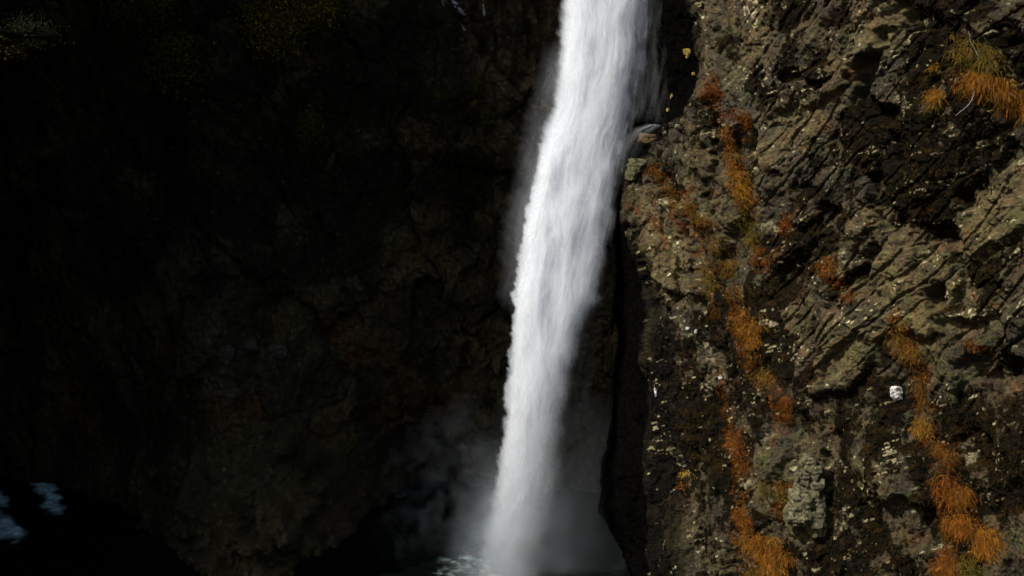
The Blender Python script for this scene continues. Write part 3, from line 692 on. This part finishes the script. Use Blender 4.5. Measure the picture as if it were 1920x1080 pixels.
G([(1316, 480), (1325, 515), (1335, 545)], 9, 520, .38, OLIVE, 'dim olive grass streak on the lower part of the outcrop left of the slanting band')
G([(1300, 350), (1290, 362)], 5, 120, .3, RUST, 'small rust grass spot on the pale ribs above the slanting band')
G([(1472, 415), (1472, 440)], 7, 260, .32, RUST, 'dark rust grass patch on speckled rock right of the vertical streak')
G([(1441, 486)], 7, 150, .26, ORANGE, 'small round orange grass dot under the rust patch')
G([(1552, 492), (1545, 508)], 12, 420, .52, ORANGE, 'fan shaped orange grass tuft beside a white lichen spot')
G([(1598, 556)], 8, 140, .3, RUST, 'faint rust grass spot above the wide lichened slab')
G([(1372, 540), (1390, 562)], 10, 360, .36, RUST+OLIVE, 'short rusty grass streak above the large fluffy orange patch')
G([(1378, 595), (1400, 600), (1412, 612), (1402, 635), (1408, 655)], 14, 1500, .45, ORANGE+GOLD, 'large fluffy orange grass patch in the middle left of the sunlit cliff')
G([(1428, 700), (1438, 715)], 10, 420, .42, OLIVE+GOLD, 'yellow green grass tuft below the large fluffy patch')
G([(1470, 740), (1474, 765), (1473, 788)], 7, 480, .38, RUST+ORANGE, 'narrow vertical rust grass streak beneath the yellow green tuft')
G([(1370, 800), (1378, 835), (1390, 865), (1394, 885)], 9, 950, .42, ORANGE+RUST, 'tall narrow orange grass streak above the grass slope at the bottom')
G([(1283, 885), (1283, 897)], 4, 110, .26, [(.62, .38, .06)], 'little bright yellow grass tuft near the wet cliff edge')
G([(1280, 912)], 5, 90, .25, ORANGE, 'little orange grass tuft right below the bright yellow one')
G([(1388, 958), (1398, 985)], 9, 420, .4, ORANGE, 'orange grass point topping the grass slope at the bottom')
G([(1405, 1010), (1435, 1025), (1460, 1050), (1440, 1075), (1450, 1100)], 20, 3000, .62, ORANGE+GOLD, 'broad orange grass slope at the bottom edge left of the pale pillar', lean=-.2)
G([(1405, 1070), (1412, 1090)], 9, 300, .4, MIX, 'green brown grass at the lower left rim of the grass slope')
G([(1476, 905), (1468, 935), (1466, 975)], 7, 480, .36, MIX, 'mixed green and rust grass squeezed against the left side of the pale pillar')
G([(1432, 905), (1440, 930)], 11, 280, .36, OLIVE, 'olive grass left of the pale pillar')
G([(1690, 612), (1680, 640), (1700, 665), (1720, 660)], 14, 950, .50, MIX, 'green and orange grass hump above the white quartz stone')
G([(1722, 690), (1730, 735), (1728, 765)], 7, 480, .45, OLIVE+RUST, 'thin dark grass ribbon hanging between the hump and the lower tufts')
G([(1722, 795), (1738, 812)], 10, 520, .55, MIX+GOLD, 'spiky yellow green tuft at the head of the lower right grass chain')
G([(1755, 835), (1775, 860), (1790, 850)], 12, 620, .42, RUST+MIX, 'rusty grass patch under the spiky tuft in the lower right chain')
G([(1775, 895), (1780, 930), (1812, 925), (1790, 950)], 15, 1300, .60, ORANGE, 'tall orange tufts in the middle of the lower right grass chain')
G([(1780, 975), (1800, 990), (1815, 975)], 15, 1000, .60, ORANGE, 'dense orange grass beneath the tall tufts in the lower right chain')
G([(1845, 995), (1852, 1015), (1840, 1035)], 14, 950, .62, ORANGE+GOLD, 'arching orange tuft farthest right in the lower grass chain', lean=.4)
G([(1765, 1045), (1785, 1060), (1770, 1090)], 14, 1100, .60, ORANGE, 'orange tuft touching the bottom edge of the photo at lower right')
G([(1815, 1050), (1825, 1090)], 14, 500, .5, OLIVE, 'dark green grass beside the tuft touching the bottom edge')

# ------------------------------------------------------------------ STONES, each one a thing
def poly_rock(chunks, origin, seed, tint, sub=52, rough=.04):
    """chunks: (centre offset xyz, size xyz, n planes) -> convex broken blocks in one mesh"""
    r = np.random.default_rng(seed); V = []; F = []; C = []; n0 = 0
    th = np.linspace(0, math.pi, sub)[:, None]; ph = np.linspace(0, 2*math.pi, 2*sub)[None, :]
    D = np.stack([np.sin(th)*np.cos(ph), np.sin(th)*np.sin(ph), np.cos(th)+0*ph], -1)
    for c, sz, npl in chunks:
        nn = r.normal(0, 1, (npl, 3)); nn /= np.linalg.norm(nn, axis=1, keepdims=True)
        nn = np.vstack([nn, np.eye(3), -np.eye(3)]); dd = np.concatenate([r.uniform(.72, .95, npl), np.full(6, 1.0)])
        dots = np.maximum(D@nn.T, 1e-3); R = np.min(dd/dots, -1)
        R = np.minimum(R, 1.35)+rough*fbm(th*4+seed+0*ph, np.sin(ph)*3+th, seed, 4)+rough*.5*fbm(th*14+seed, np.cos(ph)*12+th, seed+3, 3)
        fo, fs, fb, _ = facets(th*2.6+seed+0*ph, np.sin(ph)*2.6+np.cos(th)+c[0], seed+5, w=.3); R = R+.035*fbm(th*22+seed, np.cos(ph)*20+np.sin(ph)*9+th, seed+7, 5, .7)+.16*fo+.3*fs-.05*(1-sstep(0, .1, fb))
        P = D*R[..., None]*np.array(sz)+np.array(c)
        V.append(P.reshape(-1, 3)); F.append(grid_faces(sub, 2*sub)+n0); n0 += sub*2*sub
        t = np.array(tint)*(1+.5*fbm(P[..., 0]*3, P[..., 2]*3+P[..., 1], seed+9, 4))[..., None]
        dk = sstep(.0, .2, fbm(P[..., 0]*5+9, P[..., 2]*5-P[..., 1], seed+19, 6, .75))
        t = t*(1-.75*dk[..., None]); C.append(np.clip(t, .004, .9).reshape(-1, 3))
    return np.concatenate(V), np.concatenate(F), np.concatenate(C)
def stone(px, py, chunks, tint, label, name='stone', cat='stone', look=surf, seed=1, sink=.0, group=None, rough=.04):
    o0 = np.array(look(px, py)); o0 = o0-sink*np.array([0, -1, 0])
    V, F, C = poly_rock(chunks, o0, seed, tint, rough=rough)
    o = mesh_np(name, V, F, M['stone'], attrs={'tint': C}); o.location = o0
    tag(o, label, cat, group); return o
stone(1680, 737, [((0, 0, 0), (.20, .16, .24), 9), ((.03, -.02, -.1), (.17, .13, .14), 7)], (.78, .77, .73), 'gleaming white quartz stone stuck on the dark mossy rock', 'quartz_stone', seed=4)
stone(1229, 735, [((0, 0, 0), (.055, .05, .17), 7)], (.78, .78, .75), 'thin white sliver of stone standing near the wet edge of the cliff', 'quartz_stone', seed=5)
stone(1350, 709, [((0, 0, 0), (.07, .06, .055), 6)], (.72, .70, .66), 'small round white pebble lodged in the dark left part of the cliff', 'quartz_stone', seed=6)
stone(1290, 616, [((0, 0, 0), (.08, .06, .06), 6)], (.60, .58, .50), 'small white stone left of the large fluffy orange grass patch, left one of a pair', 'quartz_stone', seed=61)
stone(1305, 622, [((0, 0, 0), (.06, .05, .07), 6)], (.60, .58, .50), 'small white stone left of the large fluffy orange grass patch, right one of a pair', 'quartz_stone', seed=62)
p = .0186
stone(1512, 925, [((.0, 0, 1.05), (.26, .3, .34), 7), ((.20, .0, .72), (.24, .3, .36), 7), ((-.16, 0, .55), (.20, .3, .30), 7), ((.22, -.04, .20), (.30, .34, .40), 8), ((.34, .0, -.25), (.24, .32, .42), 7), ((-.08, .0, .08), (.26, .28, .36), 8),
      ((-.34, .05, -.20), (.28, .28, .36), 8), ((-.48, .05, -.55), (.28, .28, .40), 8), ((-.05, -.02, -.45), (.30, .30, .42), 8), ((.30, .0, -.78), (.26, .3, .36), 7), ((-.30, 0, -.95), (.42, .3, .24), 8), ((.44, 0, -1.12), (.17, .25, .34), 6), ((.0, .12, -.1), (.42, .25, .95), 8)],
      (.155, .138, .075), 'pale lichen covered rock pillar jutting from the cliff near the bottom', 'rock_pillar', 'rock', seed=8, sink=-.05, rough=.13)
stone(1288, 100, [((0, 0, .05), (.15, .13, .12), 9), ((.05, 0, -.08), (.09, .1, .14), 9)], (.36, .26, .035), 'bright yellow mossy stone on the black recess wall, largest of the yellow ones', 'mossy_stone', seed=12, rough=.16)
stone(1301, 139, [((0, 0, 0), (.08, .08, .07), 6)], (.45, .25, .03), 'small yellow mossy stone below the largest yellow one', 'mossy_stone', seed=13)
stone(1259, 180, [((0, 0, 0), (.05, .05, .11), 6)], (.40, .26, .08), 'tiny yellow stone low on the black recess wall', 'mossy_stone', seed=14)
stone(1252, 206, [((0, 0, 0), (.06, .05, .08), 6)], (.28, .24, .05), 'lowest tiny yellow stone just above the ledge the water hits', 'mossy_stone', seed=15)
stone(1216, 262, [((0, 0, 0), (.42, .35, .24), 9), ((.2, .05, -.12), (.3, .3, .2), 8)], (.13, .08, .028), 'ochre ledge stone where the side jet of water strikes the cliff', 'ledge_stone', 'rock', seed=16, rough=.07)
stone(1196, 312, [((0, 0, 0), (.42, .35, .30), 9), ((-.22, 0, -.35), (.28, .3, .3), 8)], (.13, .12, .05), 'olive mossy stone bulging toward the waterfall below the ledge stone', 'ledge_stone', 'rock', seed=17, rough=.07)
stone(422, 668, [((0, 0, 0), (.62, .5, .62), 7)], (.085, .075, .055), 'grey angular boulder lying alone on the shaded left wall', 'boulder', 'boulder', look=surf2, seed=21)
stone(468, 650, [((0, 0, 0), (.45, .4, .35), 7)], (.08, .07, .052), 'small grey boulder right of the angular one on the shaded wall', 'boulder', 'boulder', look=surf2, seed=22)
stone(524, 660, [((0, 0, 0), (.5, .4, .4), 7)], (.10, .09, .068), 'light grey rounded boulder on the shaded wall, rightmost of the three boulders', 'boulder', 'boulder', look=surf2, seed=23)
# mossy ledge at the far upper left, faint light painted into its colours
stone(62, 70, [((-.2, -.8, -.1), (2.0, .9, .22), 10), ((1.1, -.8, -.0), (.7, .8, .25), 8), ((-1.8, -.7, -.2), (.9, .8, .25), 8)], (.30, .26, .10), 'yellowish rock shelf painted as if catching faint light at the far upper left', 'rock_shelf', 'rock', look=surf2, seed=24, rough=.16)
stone(32, 104, [((-.2, -1.1, -.1), (1.2, .9, .25), 10), ((-1.2, -1.1, .0), (.8, .8, .22), 8)], (.30, .18, .07), 'orange tinted rock shelf just under the one painted faintly lit', 'rock_shelf', 'rock', look=surf2, seed=25, rough=.16)

# ------------------------------------------------------------------ BARE TWIGS
def twig(pts, label, r=.011):
    P = [np.array(surf(x, y)) for x, y in pts]; md = min(q[1] for q in P)-.15
    P = [unproj(x, y, md) for x, y in pts]; o0 = P[0].copy(); P = np.array(P)
    t = np.linspace(0, len(P)-1, 24); Q = np.stack([np.interp(t, range(len(P)), P[:, i]) for i in range(3)], 1)
    Q[1:-1] += rg.normal(0, .006, (22, 3)); V = []
    for i, q in enumerate(Q):
        rr = r*(1-.6*i/23)
        for a in range(5): V.append(q-o0+rr*np.array([math.cos(a*1.257), .8*math.sin(a*1.257), .6*math.sin(a*1.257)]))
    F = [(i*5+a, i*5+(a+1) % 5, i*5+5+(a+1) % 5, i*5+5+a) for i in range(23) for a in range(5)]
    o = mesh_np('twig', np.array(V), np.array(F), M['twig'], attrs={'tint': np.full((len(V), 3), .30)}); o.location = o0
    tag(o, label, 'twig')
twig([(1834, 106), (1826, 88), (1819, 76), (1816, 58)], 'thin pale bare twig sticking up out of the olive grass at top right')
twig([(1828, 172), (1822, 188), (1813, 200), (1800, 210), (1792, 217)], 'thin curved bare stem hanging below the large golden grass mat')

# ------------------------------------------------------------------ LEFT WALL greenery
def moss_patch(px, py, rx, ry, n, size, cols, label, name='moss_clump', lean=0, cat='moss'):
    n = int(n*4.5); size = size*.42; idx = np.clip(rg.normal(0, .40, (n//14, 2)), -.95, .95); P = []
    for a, b_ in idx: P.append(surf2(px+a*rx+lean*b_*ry, py+b_*ry))
    P = np.array(P); P[:, 1] -= rg.uniform(0, .5, len(P)); nn = np.tile(np.array([0, -1., .2]), (len(P), 1))
    V, F, C = leaf_cloud(P, nn, n, size, cols, jit=max(.16, rx*.009)); o0 = P[0].copy()
    o = mesh_np(name, V-o0, F, M['leaf'], smooth=False, attrs={'tint': C}); o.location = o0
    tag(o, label, cat, 'greenery hanging on the shaded wall')
DG = [(.20, .15, .010), (.11, .11, .010), (.26, .16, .014), (.05, .05, .006)]
SG = [(.80, .72, .25), (.70, .60, .15), (.88, .82, .50), (.45, .40, .08)]  # shelf moss colours raised to stand in for sunlight
moss_patch(62, 60, 55, 9, 900, .22, SG, 'yellow moss painted sunlit pale on top of the yellowish rock shelf')
moss_patch(30, 97, 26, 9, 500, .22, [(.85, .50, .14), (.80, .62, .22), (.55, .34, .07)], 'orange moss painted bright as if lit on the lower rock shelf')
moss_patch(520, 45, 50, 60, 2600, .32, DG, 'dim olive bush hanging at the top edge, brightest in the shaded wall', 'bush', cat='bush')
moss_patch(605, 22, 30, 24, 900, .30, DG, 'small dim olive bush at the top edge right of the brightest one', 'bush', cat='bush')
moss_patch(330, 120, 60, 60, 1800, .32, [(.08, .085, .008), (.12, .11, .010)], 'dark green hanging bush left of the brightest one', 'bush', cat='bush')
moss_patch(270, 15, 60, 30, 1400, .32, [(.12, .12, .010), (.09, .08, .008)], 'wide dark bush along the top edge at the left', 'bush', cat='bush')
moss_patch(585, 240, 22, 40, 700, .28, [(.13, .12, .010), (.09, .10, .008)], 'tall faint moss clump below the two top bushes')
moss_patch(85, 285, 16, 10, 240, .24, DG, 'tiny faint moss clump under the yellowish rock shelves')
moss_patch(892, 160, 7, 20, 240, .17, [(.16, .14, .02), (.10, .10, .015)], 'upper piece of the thin moss line near the waterfall', lean=.15)
moss_patch(889, 196, 7, 6, 120, .17, [(.22, .15, .03)], 'small yellowish moss dab beside the thin moss line')
moss_patch(912, 220, 8, 22, 240, .17, [(.14, .13, .02), (.10, .10, .015)], 'lower piece of the thin moss line near the waterfall', lean=.4)
moss_patch(941, 272, 4, 9, 90, .15, [(.22, .20, .10)], 'tiny pale moss fleck ending the thin moss line')
moss_patch(823, 182, 9, 6, 90, .15, DG, 'isolated green moss fleck left of the thin moss line')
moss_patch(658, 838, 14, 14, 240, .22, [(.09, .08, .015)], 'lone faint moss clump low on the shaded wall')

# ------------------------------------------------------------------ trickles at the top of the shaded wall
sh = Sheets()
for pts, w0 in (([(842, -30), (850, 2), (862, 18), (868, 28)], 7), ([(866, 46), (872, 58)], 2.5), ([(905, -20), (908, 30)], 2.5), ([(828, -30), (832, 12)], 3)):
    pts = np.array(pts, float); t = np.linspace(0, len(pts)-1, 60)[:, None]
    x = np.interp(t, range(len(pts)), pts[:, 0]); y = np.interp(t, range(len(pts)), pts[:, 1]); w = np.linspace(-1, 1, 9)[None, :]
    Yd = surf2(*pts[-1])[1]-.35
    al = (1-w**2)*np.clip(fbm(t*4+w*1.5, w*2.0+t, 901+int(w0*3), 3)*4+.1, 0, .9)*sstep(0, .1, t)
    sh.add(unproj(x+w*w0, y+0*w, Yd+0*w+0*t), al)
tk = sh.build('trickle', M['fall']); tag(tk, 'broken white trickle running down the shaded wall near the top', 'trickle', kind='structure')
